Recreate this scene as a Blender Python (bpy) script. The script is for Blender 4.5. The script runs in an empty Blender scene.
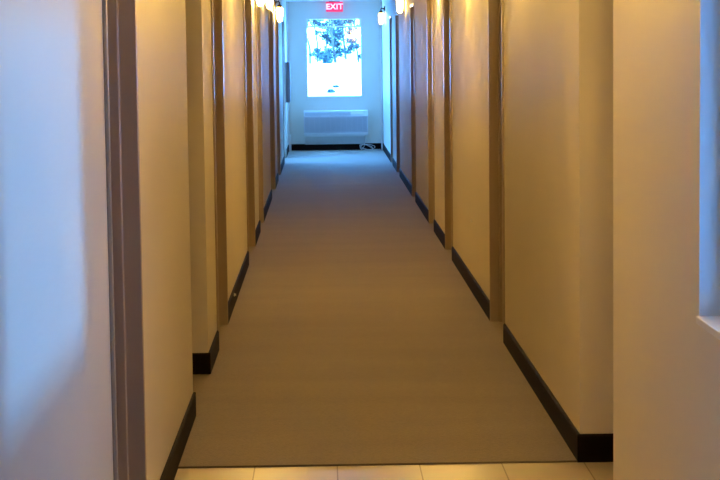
import bpy, bmesh, math, random
from mathutils import Matrix, Vector
random.seed(7)
SC = bpy.context.scene
COL = SC.collection
R = math.radians

# ------------------------------------------------------------------ camera
cam_d = bpy.data.cameras.new('camera')
cam_d.sensor_width = 36.0
cam_d.lens = 100.0                     # 2000 px focal length on a 720 px frame
cam_d.clip_end = 500
cam = bpy.data.objects.new('camera', cam_d)
COL.objects.link(cam)
cam.matrix_world = (Matrix.Translation((0, 0, 1.585)) @ Matrix.Rotation(R(-0.990), 4, 'Z')
                    @ Matrix.Rotation(R(90 - 5.326), 4, 'X') @ Matrix.Rotation(R(-0.7), 4, 'Z'))
SC.camera = cam

# ------------------------------------------------------------------ daylight
world = bpy.data.worlds.new('sky')
SC.world = world
world.use_nodes = True
wn = world.node_tree.nodes
wn['Background'].inputs['Color'].default_value = (0.09, 0.37, 1.0, 1)
wn['Background'].inputs['Strength'].default_value = 34.0

sun_d = bpy.data.lights.new('sun', 'SUN')
sun_d.energy = 30.0
sun_d.angle = R(8)
sun_d.color = (0.1, 0.42, 1.0)
sun = bpy.data.objects.new('sun', sun_d)
COL.objects.link(sun)
sun.rotation_euler = Vector((-1, -0.14, -0.008)).to_track_quat('-Z', 'Y').to_euler()
sun.location = (20, 5, 6)

def portal(name, loc, direction, sx, sy):
    d = bpy.data.lights.new(name, 'AREA')
    d.shape = 'RECTANGLE'; d.size = sx; d.size_y = sy
    d.cycles.is_portal = True
    o = bpy.data.objects.new(name, d); COL.objects.link(o)
    o.location = loc
    o.rotation_euler = Vector(direction).to_track_quat('-Z', 'Y').to_euler()
portal('window_portal', (0.182, 33.17, 1.524), (0, -1, 0), 0.92, 1.28)
portal('side_window_portal', (1.16, 4.475, 1.345), (-1, 0, 0), 1.36, .92)
portal('exit_door_portal', (-0.775, 29.95, 1.04), (1, 0, 0), 1.54, 2.08)

SC.view_settings.view_transform = 'Standard'
SC.view_settings.look = 'None'
SC.view_settings.gamma = 1.0
SC.view_settings.exposure = 0.15
SC.view_settings.use_curve_mapping = False
SC.cycles.max_bounces = 14
SC.cycles.diffuse_bounces = 9
SC.cycles.transparent_max_bounces = 12
SC.cycles.sample_clamp_indirect = 0.0

LAMP_STRENGTH = 125.0
LAMP_COLOR = (1.0, 0.60, 0.15)

# ------------------------------------------------------------------ materials
def mat(name, color, rough=0.5, spec=0.5, metal=0.0, noise=None, bump=None, emit=None, alt=None, aniso=None, coat=0):
    m = bpy.data.materials.new(name); m.use_nodes = True
    nt = m.node_tree; b = nt.nodes['Principled BSDF']
    b.inputs['Base Color'].default_value = (*color, 1)
    b.inputs['Roughness'].default_value = rough
    b.inputs['Specular IOR Level'].default_value = spec
    b.inputs['Metallic'].default_value = metal
    b.inputs['Coat Weight'].default_value = coat
    if emit:
        b.inputs['Emission Color'].default_value = (*emit[0], 1)
        b.inputs['Emission Strength'].default_value = emit[1]
    if noise or bump:
        tc = nt.nodes.new('ShaderNodeTexCoord')
    if noise:                                   # (scale vector, amount)
        mp = nt.nodes.new('ShaderNodeMapping'); mp.inputs['Scale'].default_value = noise[0]
        nz = nt.nodes.new('ShaderNodeTexNoise'); nz.inputs['Scale'].default_value = 1
        nz.inputs['Detail'].default_value = 5
        mx = nt.nodes.new('ShaderNodeMix'); mx.data_type = 'RGBA'
        c2 = alt or tuple(c * (1 - noise[1]) for c in color)
        mx.inputs['A'].default_value = (*c2, 1)
        mx.inputs['B'].default_value = (*[min(1, c * (1 + noise[1] * .5)) for c in color], 1)
        nt.links.new(tc.outputs['Object'], mp.inputs['Vector'])
        nt.links.new(mp.outputs[0], nz.inputs['Vector'])
        rm = nt.nodes.new('ShaderNodeMapRange')
        rm.inputs['From Min'].default_value = .3; rm.inputs['From Max'].default_value = .7
        nt.links.new(nz.outputs['Fac'], rm.inputs['Value'])
        nt.links.new(rm.outputs[0], mx.inputs['Factor'])
        nt.links.new(mx.outputs['Result'], b.inputs['Base Color'])
    if bump:                                    # (scale, strength, distance)
        mp2 = nt.nodes.new('ShaderNodeMapping')
        mp2.inputs['Scale'].default_value = bump[0]
        n2 = nt.nodes.new('ShaderNodeTexNoise'); n2.inputs['Scale'].default_value = 1
        n2.inputs['Detail'].default_value = 3
        bp = nt.nodes.new('ShaderNodeBump'); bp.inputs['Strength'].default_value = bump[1]
        bp.inputs['Distance'].default_value = bump[2]
        nt.links.new(tc.outputs['Object'], mp2.inputs['Vector'])
        nt.links.new(mp2.outputs[0], n2.inputs['Vector'])
        nt.links.new(n2.outputs['Fac'], bp.inputs['Height'])
        nt.links.new(bp.outputs[0], b.inputs['Normal'])
    return m

M_WALL = mat('wall_paint', (.74, .70, .62), .5, .3, noise=((1.2, .5, .8), .05), bump=((160, 160, 160), .12, .001))
M_CEIL = mat('ceiling_paint', (.75, .73, .70), .8, .2)
M_FRAME = mat('frame_enamel', (.40, .33, .26), .3, .5, coat=.3)
M_DOOR = mat('door_wood', (.20, .11, .06), .4, .4, noise=((6, 6, .8), .35))
M_BASE = mat('baseboard_vinyl', (.008, .004, .003), .6, .1)
M_STEEL = mat('brushed_steel', (.55, .54, .52), .3, .5, metal=1)
M_WHITE = mat('white_enamel', (.82, .82, .80), .35, .5)
M_GREYBOX = mat('grey_enamel', (.26, .25, .28), .5, .4)
M_UNIT = mat('unit_plastic', (.74, .74, .74), .45, .4)
M_UNITDK = mat('unit_grille', (.42, .42, .46), .5, .4)
M_UNITGL = mat('unit_lid', (.9, .9, .9), .15, .6)
M_BRONZE = mat('dark_bronze', (.05, .03, .025), .35, .5, metal=.6)
M_CORD = mat('cord_rubber', (.75, .75, .75), .5, .4)
M_BARK = mat('bark', (.10, .085, .07), .9, .1, noise=((8, 8, 2), .4))
M_LEAF = mat('leaf', (.035, .06, .06), .7, .2, noise=((3, 3, 3), .5))
M_SNOW = mat('snow_ground', (.88, .89, .9), .8, .1, noise=((.3, .3, .3), .06))
M_RED = mat('exit_red', (.65, .02, .06), .4, .4, emit=((1, .03, .12), .75))
M_LETTER = mat('exit_letter', (.9, .7, .7), .4, .4, emit=((1, .55, .6), .8))

# lamp shade: frosted glass that glows
M_SHADE_DIM = mat('lamp_glass_dim', (.9, .86, .78), .4, .4, emit=(LAMP_COLOR, LAMP_STRENGTH * .1))
M_SHADE_FILL = mat('lamp_glass_near', (.9, .86, .78), .4, .4, emit=(LAMP_COLOR, LAMP_STRENGTH * .22))
M_SHADE_MID = mat('lamp_glass_mid', (.9, .86, .78), .4, .4, emit=(LAMP_COLOR, LAMP_STRENGTH * .36))
M_SHADE = mat('lamp_glass', (.9, .86, .78), .4, .4, emit=(LAMP_COLOR, LAMP_STRENGTH))

# glass that lets daylight through
M_GLASS = bpy.data.materials.new('window_glass'); M_GLASS.use_nodes = True
nt = M_GLASS.node_tree; nt.nodes.clear()
o_ = nt.nodes.new('ShaderNodeOutputMaterial'); mx = nt.nodes.new('ShaderNodeMixShader')
tr = nt.nodes.new('ShaderNodeBsdfTransparent'); gl = nt.nodes.new('ShaderNodeBsdfGlossy')
tr.inputs[0].default_value = (.95, .97, .97, 1); gl.inputs['Roughness'].default_value = .03
mx.inputs[0].default_value = .06
nt.links.new(tr.outputs[0], mx.inputs[1]); nt.links.new(gl.outputs[0], mx.inputs[2]); nt.links.new(mx.outputs[0], o_.inputs[0])

M_GLASS2 = M_GLASS.copy(); M_GLASS2.name = 'tinted_glass'  # side window pane greyed to hold back the blue daylight
for n_ in M_GLASS2.node_tree.nodes:
    if n_.type == 'BSDF_TRANSPARENT': n_.inputs[0].default_value = (.36, .36, .36, 1)

M_GLASS3 = M_GLASS.copy(); M_GLASS3.name = 'door_glass'  # panes of the added door, greyed to cut its daylight
for n_ in M_GLASS3.node_tree.nodes:
    if n_.type == 'BSDF_TRANSPARENT': n_.inputs[0].default_value = (.7, .7, .7, 1)

# carpet: low ribbed loop pile with traffic streaks
M_CARPET = mat('carpet_loop', (.215, .172, .102), .75, .4, noise=((.5, 2.6, 1), .16))
nt = M_CARPET.node_tree; b = nt.nodes['Principled BSDF']
tc = nt.nodes.new('ShaderNodeTexCoord')
mp = nt.nodes.new('ShaderNodeMapping'); mp.inputs['Scale'].default_value = (40, 16, 1)
nz = nt.nodes.new('ShaderNodeTexNoise'); nz.inputs['Scale'].default_value = 4; nz.inputs['Detail'].default_value = 6
bp = nt.nodes.new('ShaderNodeBump'); bp.inputs['Strength'].default_value = .5; bp.inputs['Distance'].default_value = .004
nt.links.new(tc.outputs['Object'], mp.inputs[0]); nt.links.new(mp.outputs[0], nz.inputs['Vector'])
nt.links.new(nz.outputs['Fac'], bp.inputs['Height']); nt.links.new(bp.outputs[0], b.inputs['Normal'])
b.inputs['Sheen Weight'].default_value = .4
b.inputs['Sheen Roughness'].default_value = .4
# fine fibre speckle multiplied over the base colour
fz = nt.nodes.new('ShaderNodeTexNoise'); fz.inputs['Scale'].default_value = 90
fm = nt.nodes.new('ShaderNodeMapRange'); fm.inputs['From Min'].default_value = .3; fm.inputs['From Max'].default_value = .7
fm.inputs['To Min'].default_value = .8; fm.inputs['To Max'].default_value = 1.15
mu = nt.nodes.new('ShaderNodeMix'); mu.data_type = 'RGBA'; mu.blend_type = 'MULTIPLY'; mu.inputs['Factor'].default_value = 1
old = b.inputs['Base Color'].links[0].from_socket
nt.links.new(tc.outputs['Object'], fz.inputs['Vector']); nt.links.new(fz.outputs['Fac'], fm.inputs['Value'])
nt.links.new(old, mu.inputs['A']); nt.links.new(fm.outputs[0], mu.inputs['B']); nt.links.new(mu.outputs['Result'], b.inputs['Base Color'])

# tiles: long cream planks with thin joints
M_TILE = mat('cream_tile', (.62, .55, .46), .3, .5)
nt = M_TILE.node_tree; b = nt.nodes['Principled BSDF']
tc = nt.nodes.new('ShaderNodeTexCoord')
mp = nt.nodes.new('ShaderNodeMapping')
mp.inputs['Rotation'].default_value = (0, 0, R(90)); mp.inputs['Location'].default_value = (7.665, .285, 0)
br = nt.nodes.new('ShaderNodeTexBrick')
br.inputs['Scale'].default_value = 1; br.inputs['Brick Width'].default_value = .62; br.inputs['Row Height'].default_value = .318
br.inputs['Mortar Size'].default_value = .0028; br.inputs['Mortar Smooth'].default_value = .1
br.offset = 0.0
br.inputs['Color1'].default_value = (.64, .575, .49, 1); br.inputs['Color2'].default_value = (.58, .52, .43, 1)
br.inputs['Mortar'].default_value = (.22, .18, .14, 1)
nz = nt.nodes.new('ShaderNodeTexNoise'); nz.inputs['Scale'].default_value = 5; nz.inputs['Detail'].default_value = 6
mu = nt.nodes.new('ShaderNodeMix'); mu.data_type = 'RGBA'; mu.blend_type = 'MULTIPLY'; mu.inputs['Factor'].default_value = .35
nt.links.new(tc.outputs['Object'], mp.inputs[0]); nt.links.new(mp.outputs[0], br.inputs['Vector'])
nt.links.new(tc.outputs['Object'], nz.inputs['Vector'])
nt.links.new(br.outputs['Color'], mu.inputs['A']); nt.links.new(nz.outputs['Color'], mu.inputs['B'])
nt.links.new(mu.outputs['Result'], b.inputs['Base Color'])

# ------------------------------------------------------------------ mesh helpers
class MB:
    def __init__(s): s.bm = bmesh.new()
    def box(s, x0, x1, y0, y1, z0, z1):
        x0, x1 = sorted((x0, x1)); y0, y1 = sorted((y0, y1)); z0, z1 = sorted((z0, z1))
        v = [s.bm.verts.new(p) for p in ((x0,y0,z0),(x1,y0,z0),(x1,y1,z0),(x0,y1,z0),(x0,y0,z1),(x1,y0,z1),(x1,y1,z1),(x0,y1,z1))]
        for f in ((0,3,2,1),(4,5,6,7),(0,1,5,4),(1,2,6,5),(2,3,7,6),(3,0,4,7)):
            s.bm.faces.new([v[i] for i in f])
        return s
    def prism(s, pts, axis, a, b):
        """closed 2-D outline pts extruded along axis from a to b"""
        def P(p, t): return {'x': (t, p[0], p[1]), 'y': (p[0], t, p[1]), 'z': (p[0], p[1], t)}[axis]
        v0 = [s.bm.verts.new(P(p, a)) for p in pts]; v1 = [s.bm.verts.new(P(p, b)) for p in pts]
        n = len(pts)
        s.bm.faces.new(v0); s.bm.faces.new(v1[::-1])
        for i in range(n): s.bm.faces.new((v0[i], v0[(i+1) % n], v1[(i+1) % n], v1[i]))
        return s
    def tube(s, pts, rad, n=8, caps=True):
        pts = [Vector(p) for p in pts]
        rr = rad if isinstance(rad, (list, tuple)) else [rad] * len(pts)
        rings = []; ref = None
        for i, p in enumerate(pts):
            t = (pts[min(i+1, len(pts)-1)] - pts[max(i-1, 0)]).normalized()
            if ref is None:
                ref = t.orthogonal().normalized()
            ref = (ref - t * ref.dot(t)).normalized()
            bi = t.cross(ref)
            rings.append([s.bm.verts.new(p + rr[i] * (math.cos(2*math.pi*k/n) * ref + math.sin(2*math.pi*k/n) * bi)) for k in range(n)])
        for a, b_ in zip(rings, rings[1:]):
            for k in range(n): s.bm.faces.new((a[k], a[(k+1) % n], b_[(k+1) % n], b_[k]))
        if caps:
            s.bm.faces.new(rings[0][::-1]); s.bm.faces.new(rings[-1])
        return s
    def lathe(s, prof, n=20, c=(0, 0, 0), axis='z'):
        rings = []
        for r_, h in prof:
            ring = []
            for k in range(n):
                a = 2 * math.pi * k / n
                u, w = r_ * math.cos(a), r_ * math.sin(a)
                p = {'z': (u, w, h), 'x': (h, u, w), 'y': (u, h, w)}[axis]
                ring.append(s.bm.verts.new((c[0]+p[0], c[1]+p[1], c[2]+p[2])))
            rings.append(ring)
        for a, b_ in zip(rings, rings[1:]):
            for k in range(n): s.bm.faces.new((a[k], a[(k+1) % n], b_[(k+1) % n], b_[k]))
        s.bm.faces.new(rings[0][::-1]); s.bm.faces.new(rings[-1])
        return s
    def build(s, name, m, parent=None, kind=None, bevel=0, smooth=False):
        bmesh.ops.recalc_face_normals(s.bm, faces=s.bm.faces)
        me = bpy.data.meshes.new(name); s.bm.to_mesh(me); s.bm.free()
        me.materials.append(m)
        if smooth:
            for p in me.polygons: p.use_smooth = True
        o = bpy.data.objects.new(name, me); COL.objects.link(o)
        if parent: o.parent = parent
        if kind: o['kind'] = kind
        if bevel:
            md = o.modifiers.new('bevel', 'BEVEL'); md.width = bevel; md.segments = 2; md.limit_method = 'ANGLE'
        if smooth:
            md = o.modifiers.new('n', 'WEIGHTED_NORMAL')
        return o

def thing(name, label, cat, loc=(0, 0, 0), rz=0, group=None):
    o = bpy.data.objects.new(name, None); COL.objects.link(o)
    o.location = loc; o.rotation_euler = (0, 0, rz); o['label'] = label; o['category'] = cat
    if group: o['group'] = group
    return o
def tag(o, label, cat, group=None, kind=None):
    o['label'] = label; o['category'] = cat
    if group: o['group'] = group
    if kind: o['kind'] = kind
    return o

# ------------------------------------------------------------------ dimensions
XL, XR = -0.592, 0.973
T = 0.16                    # wall thickness
H = 2.447                   # ceiling height
YE = 33.0                  # end wall
YB = -3.0                   # wall behind
YC = 7.615                   # where the carpet begins
DH = 2.08                   # clear door height
LEFT_DOORS = [(5.45, 6.27), (10.72, 11.7), (15.1, 16.5), (17.9, 18.85), (22.0, 23.55), (25.15, 26.35)]
RIGHT_DOORS = [(10.83, 11.66), (15.22, 16.02), (17.72, 18.52), (21.3, 22.05), (25.74, 26.6), (28.32, 28.98)]
EXIT = (29.2, 30.7)         # added glazed door on the left, lets in extra daylight
ALC_L = (8.71, 9.88)        # side passage on the left
ALC_R = (6.72, 7.615)        # side passage on the right
WIN = (3.8, 5.15, .89, 1.8)
FT = .02

# ------------------------------------------------------------------ floor and ceiling
MB().box(-2.4, 2.6, YB - .2, YC, -.2, 0).build('floor', M_TILE, kind='structure')
MB().box(-2.4, 2.6, YC, YE + .2, -.2, .004).build('floor_carpet', M_CARPET, kind='structure')
MB().prism([(YC - .006, 0), (YC - .004, .004), (YC + .004, .006), (YC + .012, .004), (YC + .012, 0)], 'x', XL, 2.4) \
    .build('trim_1', mat('strip_rubber', (.05, .035, .025), .5, .4), kind='structure')
MB().box(-2.4, 2.6, YB - .2, YE + .2, H, H + .15).build('ceiling', M_CEIL, kind='structure')

# ------------------------------------------------------------------ side walls
def side_wall(name, x0, x1, y0, y1, holes):
    """holes: (ya, yb, za, zb)"""
    m = MB(); y = y0
    for ya, yb, za, zb in sorted(holes):
        m.box(x0, x1, y, ya, 0, H)
        if za > 0: m.box(x0, x1, ya, yb, 0, za)
        if zb < H: m.box(x0, x1, ya, yb, zb, H)
        y = yb
    m.box(x0, x1, y, y1, 0, H)
    return m
def holes(doors): return [(a - FT, b + FT, 0, DH + FT) for a, b in doors]

m = side_wall('wall_left', XL - T, XL, YB, YE, holes(LEFT_DOORS) + [(ALC_L[0], ALC_L[1], 0, H)] + holes([EXIT]))
m.box(-2.2, XL - T, ALC_L[0] - T, ALC_L[0], 0, H).box(-2.2, XL - T, ALC_L[1], ALC_L[1] + T, 0, H).box(-2.35, -2.2, ALC_L[0] - T, ALC_L[1] + T, 0, H)
m.build('wall_left', M_WALL, kind='structure')
m = side_wall('wall_right', XR, XR + T, YB, YE, holes(RIGHT_DOORS) + [(ALC_R[0], ALC_R[1], 0, H), WIN])
m.box(XR + T, 2.4, ALC_R[0] - T, ALC_R[0], 0, H).box(XR + T, 2.4, ALC_R[1], ALC_R[1] + T, 0, H).box(2.4, 2.55, ALC_R[0] - T, ALC_R[1] + T, 0, H)
m.build('wall_right', M_WALL, kind='structure')
WX0, WX1, WZ0, WZ1 = -.272, .637, .880, 2.168
m = MB().box(XL - T, WX0, YE, YE + T, 0, H).box(WX1, XR + T, YE, YE + T, 0, H).box(WX0, WX1, YE, YE + T, 0, WZ0).box(WX0, WX1, YE, YE + T, WZ1, H)
m.build('wall_back', M_WALL, kind='structure')
MB().box(XL - T, XR + T, YB - T, YB, 0, H).build('wall_front', M_WALL, kind='structure')

# ------------------------------------------------------------------ baseboards
BH, BT = .11, .011
def base_y(m, x, sgn, a, b):          # run along the corridor; sgn = direction into the corridor
    pr = [(x, 0), (x + sgn * BT, 0), (x + sgn * BT, BH - .008), (x + sgn * BT * .5, BH), (x, BH)]
    m.prism(pr, 'y', a, b)
def base_x(m, y, sgn, a, b):
    pr = [(y, 0), (y + sgn * BT, 0), (y + sgn * BT, BH - .008), (y + sgn * BT * .5, BH), (y, BH)]
    m.prism(pr, 'x', a, b)
CW = .028
def runs(doors, extra, y0, y1):
    cuts = sorted([(a - CW, b + CW) for a, b in doors] + extra); out = []; y = y0
    for a, b in cuts: out.append((y, a)); y = b
    out.append((y, y1)); return out
m = MB()
for a, b in runs(LEFT_DOORS + [EXIT], [ALC_L], YB, YE): base_y(m, XL, 1, a, b)
base_x(m, ALC_L[1], -1, -2.2, XL + BT); base_x(m, ALC_L[0], 1, -2.2, XL + BT)
base_y(m, -2.2, 1, *ALC_L)
m.build('baseboard_left', M_BASE, kind='structure')
m = MB()
for a, b in runs(RIGHT_DOORS, [ALC_R], YB, YE): base_y(m, XR, -1, a, b)
base_x(m, ALC_R[1], -1, XR - BT, 2.4); base_x(m, ALC_R[0], 1, XR - BT, 2.4)
base_y(m, 2.4, -1, *ALC_R)
m.build('baseboard_right', M_BASE, kind='structure')
m = MB(); base_x(m, YE, -1, XL + BT, XR - BT); m.build('baseboard_back', M_BASE, kind='structure')

# ------------------------------------------------------------------ doors in steel frames
def frame_mesh(x, s, a, b, depth=T):
    """steel frame round the opening a..b of a wall face at x; s = direction out of the corridor"""
    m = MB()
    for e, d in ((a, 1), (b, -1)):        # e = clear edge, d points into the opening
        # jamb liner, stop and the two wrapped casings in one section
        pts = [(x - s*.011, e), (x - s*.011, e - d*CW), (x, e - d*CW), (x, e - d*FT), (x + s*depth, e - d*FT),
               (x + s*depth, e), (x + s*.105, e), (x + s*.105, e + d*.014), (x + s*.045, e + d*.014), (x + s*.045, e)]
        m.prism(pts, 'z', 0, DH)
    pts = [(x - s*.011, DH), (x - s*.011, DH + CW), (x, DH + CW), (x, DH + FT), (x + s*depth, DH + FT),
           (x + s*depth, DH), (x + s*.105, DH), (x + s*.105, DH - .014), (x + s*.045, DH - .014), (x + s*.045, DH)]
    m.prism(pts, 'y', a - CW, b + CW)
    return m
dn = 0
def door(x, s, a, b):
    global dn
    dn += 1
    leaf = MB()
    if b - a > 1.2:                        # a pair of leaves
        mid = (a + b) / 2
        leaf.box(x + s*.106, x + s*.15, a + .001, mid - .0005, .004, DH - .003).box(x + s*.106, x + s*.15, mid + .0005, b - .001, .004, DH - .003)
    else:
        leaf.box(x + s*.106, x + s*.15, a + .001, b - .001, .004, DH - .003)
    d = leaf.build('door_%d' % dn, M_DOOR, kind='structure', bevel=.002)
    frame_mesh(x, s, a, b).build('door_frame', M_FRAME, d, bevel=.003)
    ys = [(a + b) / 2 - .06, (a + b) / 2 + .06] if b - a > 1.2 else [a + .07]
    for k, y in enumerate(ys):
        h = MB().box(x + s*.100, x + s*.107, y - .028, y + .028, .93, 1.13)
        e = -1 if (k == 0 and len(ys) > 1) else 1
        h.tube([(x + s*.1, y, .99), (x + s*.062, y, .99), (x + s*.058, y + e*.02, .99), (x + s*.058, y + e*.12, .99)], .009, 10)
        h.build('door_handle', M_STEEL, d, bevel=.001)
for a, b in LEFT_DOORS: door(XL, -1, a, b)
for a, b in RIGHT_DOORS: door(XR, 1, a, b)

# glazed exit door added at the far left to light the end wall
dn += 1
a, b = EXIT; x = XL; xo = x - .148; xi = x - .106
m = MB()
mid = (a + b) / 2
for p, q in ((a, mid), (mid, b)):
    m.box(xo, xi, p + .004, p + .06, .01, DH - .004).box(xo, xi, q - .06, q - .004, .01, DH - .004)
    m.box(xo, xi, p + .06, q - .06, .01, .14).box(xo, xi, p + .06, q - .06, DH - .1, DH - .004)
d = m.build('door_%d' % dn, M_WHITE, kind='structure')
frame_mesh(x, -1, a, b).build('door_frame', M_FRAME, d, bevel=.003)
for p, q in ((a, mid), (mid, b)):
    MB().box(x - .13, x - .124, p + .058, q - .058, .138, DH - .098).build('door_glass', M_GLASS3, d)
    MB().tube([(xi, p + .09, 1.0), (xi + .05, p + .09, 1.0), (xi + .05, q - .09, 1.0), (xi, q - .09, 1.0)], .012, 8).build('push_bar', M_STEEL, d)

# ------------------------------------------------------------------ end window
m = MB(); c = .035
y0, y1 = YE - .006, YE + .11; e = .014
m.box(WX0, WX0 + c, y0, y1, 2.03, WZ1).box(WX1 - c, WX1, y0, y1, 2.03, WZ1).box(WX0, WX0 + e, y0, y1, WZ0, 2.03).box(WX1 - e, WX1, y0, y1, WZ0, 2.03)
m.box(WX0 + c, WX1 - c, y0, y1, WZ1 - .02, WZ1).box(WX0 + e, WX1 - e, y0, y1, WZ0, WZ0 + .014)
w1 = m.build('window_1', M_WHITE, kind='structure')
MB().box(WX0 + e, WX1 - e, YE + .05, YE + .09, 2.02, 2.045).build('window_rail', M_WHITE, w1)
MB().box(WX0 + e, WX1 - e, YE + .067, YE + .073, WZ0 + .014, 2.02).build('window_pane', M_GLASS, w1)
MB().box(WX0 + c, WX1 - c, YE + .067, YE + .073, 2.045, WZ1 - .02).build('window_pane', M_GLASS, w1)

# ------------------------------------------------------------------ side window on the near right wall
ya, yb, za, zb = WIN
m = MB(); c = .05
x0, x1 = XR + .05, XR + .12
m.box(x0, x1, ya, ya + c, za, zb).box(x0, x1, yb - c, yb, za, zb).box(x0, x1, ya + c, yb - c, za, za + c).box(x0, x1, ya + c, yb - c, zb - c, zb)
w2 = m.build('window_2', M_WHITE, kind='structure', bevel=.003)
MB().box(XR + .08, XR + .086, ya + c, yb - c, za + c, zb - c).build('window_pane', M_GLASS2, w2)
m = MB()      # liner of the opening and the thin ledge
m.box(XR - .004, XR + .05, yb - .006, yb, za, zb).box(XR - .004, XR + .05, ya, ya + .006, za, zb).box(XR - .004, XR + .05, ya + .006, yb - .006, zb - .006, zb)
m.build('window_liner', M_WHITE, w2)
MB().box(XR - .012, XR + .05, ya - .01, yb, za - .016, za + .004).build('window_sill', M_WHITE, w2, bevel=.003)

# ------------------------------------------------------------------ wall lamps
def copy_tree(o, parent=None):
    c = o.copy(); COL.objects.link(c); c.parent = parent
    for ch in list(o.children): copy_tree(ch, c)
    return c
def make_sconce():
    """origin on the wall face, +x points into the corridor, z = 0 at the shade's lower rim"""
    t = thing('wall_lamp', '', 'wall lamp')
    MB().lathe([(.004, 0), (.052, 0), (.052, .008), (.044, .014), (.02, .018), (.004, .018)], 24, (0, 0, .235), 'x').build('wall_plate', M_BRONZE, t, smooth=True)
    MB().tube([(.012, 0, .235), (.035, 0, .25), (.052, 0, .252), (.062, 0, .24), (.063, 0, .205)], .008, 10).build('arm', M_BRONZE, t, smooth=True)
    MB().lathe([(.006, .215), (.014, .213), (.026, .204), (.031, .186), (.031, .176), (.006, .176)], 20, (.063, 0, 0)).build('socket_cap', M_BRONZE, t, smooth=True)
    MB().lathe([(.004, .176), (.030, .176), (.038, .168), (.041, .145), (.040, .11), (.036, .06), (.029, .02), (.020, .003), (.004, 0)], 24, (.063, 0, 0)).build('lamp_shade', M_SHADE, t, smooth=True)
    return t
LAMPS = [
    (XL, 24.85, 1.987, 'glowing wall lamp nearest the end wall on the left corridor wall'),
    (XL, 17.25, 2.0, 'glowing wall lamp on the left wall, cut by the top of the picture'),
    (XR, 31.3, 2.032, 'glowing wall lamp right beside the blue end wall, under a dark arm'),
    (XR, 23.6, 2.052, 'larger looking glowing wall lamp on the right wall between doorways'),
]
LAMPS += [(XL, 13.4, 2.04, 'unlit view of a wall lamp above the left wall between second and third doorways'),
          (XL, 7.0, 2.04, 'wall lamp on the left wall between the nearest doorway and the side passage'),
          (XR, 16.85, 2.04, 'wall lamp on the short right wall between second and third doorways'),
          (XR, 13.4, 2.04, 'wall lamp on the long right wall between first and second doorways'),
          (XR, 9.9, 2.04, 'wall lamp on the right wall just past the tile edge'),
          (XR, 5.9, 2.04, 'wall lamp on the near right wall beyond the side window'),
          (XL, 20.2, 2.04, 'wall lamp on the left wall between the fourth and fifth doorways')]
LAMPS.append((XR, 1.2, 2.04, 'wall lamp on the right wall nearest the viewer'))  # unseen lamp added to light the surfaces facing the camera
LAMPS[4] = (XL, 13.0, 2.04, 'wall lamp on the left wall between the second and third doorways')
s0 = make_sconce()
for i, (x, y, z, lab) in enumerate(LAMPS):
    o = s0 if i == 0 else copy_tree(s0)
    o.location = (x, y, z); o.rotation_euler = (0, 0, 0 if x < 0 else math.pi)
    for ch in o.children:                       # far lamps are dimmed so daylight dominates the end wall
        if ch.name.startswith('lamp_shade'):
            ch.data = ch.data.copy(); ch.data.materials[0] = M_SHADE_DIM if y > 30 else M_SHADE_MID if y > 20 else M_SHADE_FILL if y < 2 else M_SHADE
    o['label'] = lab; o['group'] = 'wall lamps along the corridor'

# ------------------------------------------------------------------ exit sign
t = thing('exit_sign', 'red illuminated exit sign hanging from the ceiling above the end window', 'exit sign', (.198, YE - .14, 2.268))
MB().box(-.137, .137, -.022, .022, 0, .162).build('sign_face', M_RED, t, bevel=.006)
MB().box(-.085, .085, -.02, .02, .162, H - 2.268).build('ceiling_mount', M_GREYBOX, t, bevel=.003)
cu = bpy.data.curves.new('lettering', 'FONT'); cu.body = 'EXIT'; cu.size = .128; cu.extrude = .0015; cu.align_x = 'CENTER'; cu.align_y = 'CENTER'; cu.offset = .004
cu.space_character = 1.08
tmp = bpy.data.objects.new('lettering_curve', cu); COL.objects.link(tmp)
bpy.context.view_layer.update()
me = bpy.data.meshes.new_from_object(tmp); bpy.data.objects.remove(tmp)
le = bpy.data.objects.new('lettering', me); COL.objects.link(le); me.materials.clear(); me.materials.append(M_LETTER)
le.parent = t; le.location = (0, -.0235, .081); le.rotation_euler = (R(90), 0, 0)

# ------------------------------------------------------------------ air conditioner under the window
UX0, UX1, UZ0, UZ1 = -.331, .721, .25, .659
D = .19
t = thing('air_conditioner', 'pale through-wall air conditioner with grille front under the end window', 'air conditioner', ((UX0+UX1)/2, YE, UZ0))
hw = (UX1 - UX0) / 2; hh = UZ1 - UZ0
# side profile: lower shelf, body, chamfered top
MB().prism([(0, 0), (-D + .02, 0), (-D + .02, .035), (-D + .03, .045), (-D + .03, hh - .11), (-D + .015, hh - .095), (-D + .05, hh - .01), (-D + .06, hh), (0, hh)], 'x', -hw, hw).build('housing', M_UNIT, t, bevel=.003)
m = MB()
m.box(-hw + .004, hw - .004, -D + .005, -D + .032, .30, .318).box(-hw + .004, hw - .004, -D + .005, -D + .032, .045, .062)
m.box(-hw + .004, -hw + .018, -D + .005, -D + .032, .062, .30).box(hw - .018, hw - .004, -D + .005, -D + .032, .062, .30)
n = 24
for k in range(n):
    z = .066 + (.296 - .066) * k / (n - 1)
    m.box(-hw + .018, hw - .018, -D + .008, -D + .029, z - .0026, z + .0026)
for k in range(1, 12):
    xx = -hw + 2 * hw * k / 12
    m.box(xx - .002, xx + .002, -D + .012, -D + .03, .062, .30)
m.build('front_grille', mat('grille_plastic', (.66, .64, .68), .5, .4), t)
MB().box(-hw + .015, hw - .015, -D + .024, -D + .0315, .062, .30).build('filter', M_UNITDK, t)
m = MB()                                  # discharge grille on the sloping top
A = Vector((-D + .016, hh - .092)); B_ = Vector((-D + .050, hh - .012)); nn = Vector((-(B_-A).y, (B_-A).x)).normalized()
def slope_pt(u, off): p = A + (B_ - A) * u + nn * off; return (p.x, p.y)
for k in range(44):
    xx = -hw + .02 + (2 * hw * .70) * k / 43
    m.prism([slope_pt(.12, -.002), slope_pt(.12, .006), slope_pt(.78, .006), slope_pt(.78, -.002)], 'x', xx, xx + .010)
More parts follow.
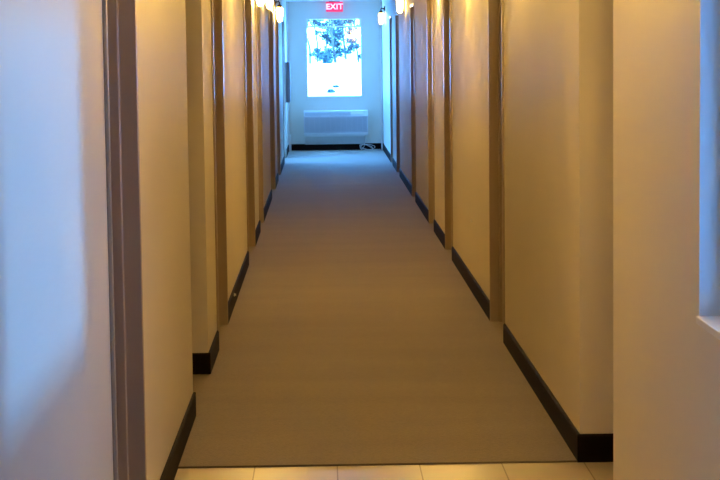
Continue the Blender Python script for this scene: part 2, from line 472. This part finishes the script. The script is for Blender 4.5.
m.build('discharge_grille', M_UNITDK, t)
MB().prism([slope_pt(.3, -.002), slope_pt(.3, .008), slope_pt(.98, .008), slope_pt(.98, -.002)], 'x', hw * .46, hw * .86).build('control_lid', M_UNITGL, t)
MB().prism([(0, 0), (-.10, 0), (-.10, -.02), (-.02, -.148), (0, -.148)], 'x', -hw + .02, hw - .05).build('sleeve', M_UNIT, t)
# cord: drops from the unit and lies in loops on the carpet
pts = [(hw - .03, -.10, .01), (hw - .035, -.11, -.05), (hw - .05, -.12, -.12), (hw - .07, -.125, -.19), (hw - .11, -.13, -.236)]
for k in range(46):
    a_ = k / 45 * 2 * math.pi * 2.6
    cx = hw - .03 + .028 * math.sin(k * .21); 
    pts.append((cx + (.105 + .012 * math.sin(k)) * -math.cos(a_), -.15 + .035 * math.sin(a_ * .9), -.195 + .042 * math.sin(a_ + k * .02)))
pts += [(hw + .12, -.12, -.236), (hw + .2, -.06, -.238)]
def smooth_path(p, sub=4):
    out = []
    P = [Vector(q) for q in p]; P = [P[0]] + P + [P[-1]]
    for i in range(1, len(P) - 2):
        for k in range(sub):
            u = k / sub
            out.append(.5 * ((2*P[i]) + (-P[i-1] + P[i+1]) * u + (2*P[i-1] - 5*P[i] + 4*P[i+1] - P[i+2]) * u*u + (-P[i-1] + 3*P[i] - 3*P[i+1] + P[i+2]) * u**3))
    out.append(P[-2]); return out
MB().tube(smooth_path(pts, 3), .0045, 6).build('power_cord', M_CORD, t, smooth=True)

# ------------------------------------------------------------------ electrical panel, conduits, small fittings
t = thing('wall_cabinet', 'grey metal cabinet mounted on the left wall near the end wall', 'cabinet', (XL, 31.15, .845))
MB().box(0, .07, -.2, .2, 0, .62).build('body', M_GREYBOX, t, bevel=.004)
MB().box(.07, .078, -.185, .185, .015, .605).build('cabinet_door', M_GREYBOX, t, bevel=.003)
MB().box(.078, .086, -.165, -.145, .26, .34).build('latch', M_STEEL, t, bevel=.001)
tag(MB().box(XL, XL + .05, YE - .10, YE - .012, .004, .27).build('outlet_box', M_WHITE, bevel=.006), 'small white box on the floor in the far left corner', 'box')
tag(MB().tube([(XL + .012, YE - .03, .27), (XL + .012, YE - .03, H)], .012, 12).build('conduit_pipe', M_WHITE, smooth=True),
    'thin white pipe up the far left corner behind the grey cabinet', 'pipe')
tag(MB().tube([(XR - .019, YE - .027, .004), (XR - .019, YE - .027, H)], .015, 12).build('conduit_pipe', M_WHITE, smooth=True),
    'thin white pipe up the far right corner of the end wall', 'pipe')
tag(MB().lathe([(.002, 0), (.013, 0), (.013, .004), (.009, .009), (.002, .011)], 16, (XR, 13.21, .472), 'x').build('wall_button', M_WHITE, smooth=True),
    'tiny white round plug low on the right wall', 'wall plug')
bpy.data.objects['wall_button'].data.transform(Matrix.Translation((XR, 0, 0)) @ Matrix.Scale(-1, 4, (1, 0, 0)) @ Matrix.Translation((-XR, 0, 0)))
tag(MB().lathe([(.002, 0), (.012, 0), (.010, .004), (.006, .006), (.006, .008), (.008, .009), (.008, .013), (.002, .014)], 14, (XL + BT, 12.5, .085), 'x').build('door_stop', M_WHITE, smooth=True),
    'tiny white door stop on the left baseboard', 'door stop')

# ------------------------------------------------------------------ outside
m = MB()
prof = [(-60, -.45), (33.3, -.45), (36, -.35), (46, .25), (60, 1.29), (90, 1.48), (260, 1.7)]
bm = m.bm
rows = []
for y, z in prof:
    rows.append([bm.verts.new((xx, y, z + (0 if y < 40 else .06 * math.sin(xx * .7 + y)))) for xx in [q * 8 - 96 for q in range(25)]])
for r0, r1 in zip(rows, rows[1:]):
    for k in range(24): bm.faces.new((r0[k], r0[k+1], r1[k+1], r1[k]))
m.build('ground', M_SNOW, kind='structure', smooth=False)

def tree(x, y, h, spread, nleaf, label, crown0=.35, leaf=.22, trunk=.12):
    t = thing('tree', label, 'tree', (x, y, 1.24))
    rnd = random.Random(int(x * 131 + y * 7))
    wood = MB(); tips = []
    main = [Vector((0, 0, -.2))]
    for k in range(1, 8):
        main.append(Vector((main[-1].x + rnd.uniform(-.12, .12), main[-1].y + rnd.uniform(-.1, .1), h * k / 7)))
    wood.tube(main, [trunk * (1 - .11 * k) for k in range(8)], 7)
    for k in range(int(16 + spread * 8)):
        u = rnd.uniform(crown0 * .6, .97); i = min(int(u * 7), 6); f_ = u * 7 - i
        p = main[i].lerp(main[i+1], f_)
        a_ = rnd.uniform(0, 6.28); L = spread * rnd.uniform(.5, 1.0) * (1.15 - u * .6)
        q = [p, p + Vector((math.cos(a_) * L * .4, math.sin(a_) * L * .4, L * rnd.uniform(.1, .35))), p + Vector((math.cos(a_) * L, math.sin(a_) * L, L * rnd.uniform(.2, .8)))]
        wood.tube(q, [trunk * .35, trunk * .24, trunk * .1], 5); tips += [q[1], q[2], q[2]]
    wood.build('trunk', M_BARK, t)
    lf = MB()
    for k in range(nleaf):
        c = rnd.choice(tips) + Vector((rnd.gauss(0, 1), rnd.gauss(0, 1), rnd.gauss(0, .8))) * spread * .16
        s_ = leaf * rnd.uniform(.5, 1.1)
        u = Vector((rnd.gauss(0, 1), rnd.gauss(0, 1), rnd.gauss(0, 1))).normalized(); w = u.orthogonal().normalized()
        vs = [lf.bm.verts.new(c + s_ * (u * cu_ + w * cw)) for cu_, cw in ((-1, 0), (0, -.35), (1, 0), (0, .35))]
        lf.bm.faces.new(vs)
    lf.build('foliage', M_LEAF, t)
G = 'trees beyond the end window'
TREES = [
    (-.40, 62, 3.6, .30, 1500, 'slim tree at the left edge of the end window', .10, .07, .035),
    (-.19, 66, 5, .22, 350, 'thin bare-looking tree second from the left in the end window', .10, .06, .03),
    (.03, 70, 5, .26, 450, 'thin tree left of the leafiest tree in the end window', .10, .06, .03),
    (.42, 64, 3.6, .55, 6000, 'leafy tree in the middle of the end window', .06, .07, .05),
    (.84, 72, 3.8, .60, 5200, 'leafy tree right of the middle of the end window', .05, .075, .05),
    (1.16, 63, 3.6, .22, 1300, 'narrow tree at the right edge of the end window', .05, .07, .03),
]
for x, y, h, sp, nl, lab, c0, lf_, tk in TREES: tree(x, y, h, sp, nl, lab, c0, lf_, tk)
def shrub(name, x, y, z, w, h, n, label):
    rnd = random.Random(int(x * 997 + y)); m = MB()
    for k in range(n):
        a_ = rnd.uniform(0, 6.28); r_ = w * math.sqrt(rnd.random()); zz = rnd.random()
        c = Vector((x + r_ * math.cos(a_) * (1.1 - zz * .6), y + r_ * math.sin(a_) * (1.1 - zz * .6), z + h * zz))
        u = Vector((rnd.gauss(0, 1), rnd.gauss(0, 1), rnd.gauss(0, 1))).normalized(); v = u.orthogonal().normalized(); s_ = .05 * rnd.uniform(.6, 1.3)
        m.bm.faces.new([m.bm.verts.new(c + s_ * (u * p + v * q)) for p, q in ((-1, 0), (0, -.5), (1, 0), (0, .5))])
        if k % 9 == 0: m.tube([(x + r_ * .2 * math.cos(a_), y + r_ * .2 * math.sin(a_), z - .1), c], [.008, .004], 4)
    tag(m.build(name, M_LEAF), label, 'shrub', 'shrubs outside the end window')
shrub('shrub', .12, 62.5, 1.28, .14, .3, 320, 'dense low shrub under the thin trees outside the end window')
shrub('shrub', .19, 50.5, .575, .12, .10, 150, 'small dark shrub on the bright slope, the nearer and lower one')
shrub('shrub', .33, 52, .685, .11, .07, 110, 'small dark shrub on the bright slope, the farther and right one')
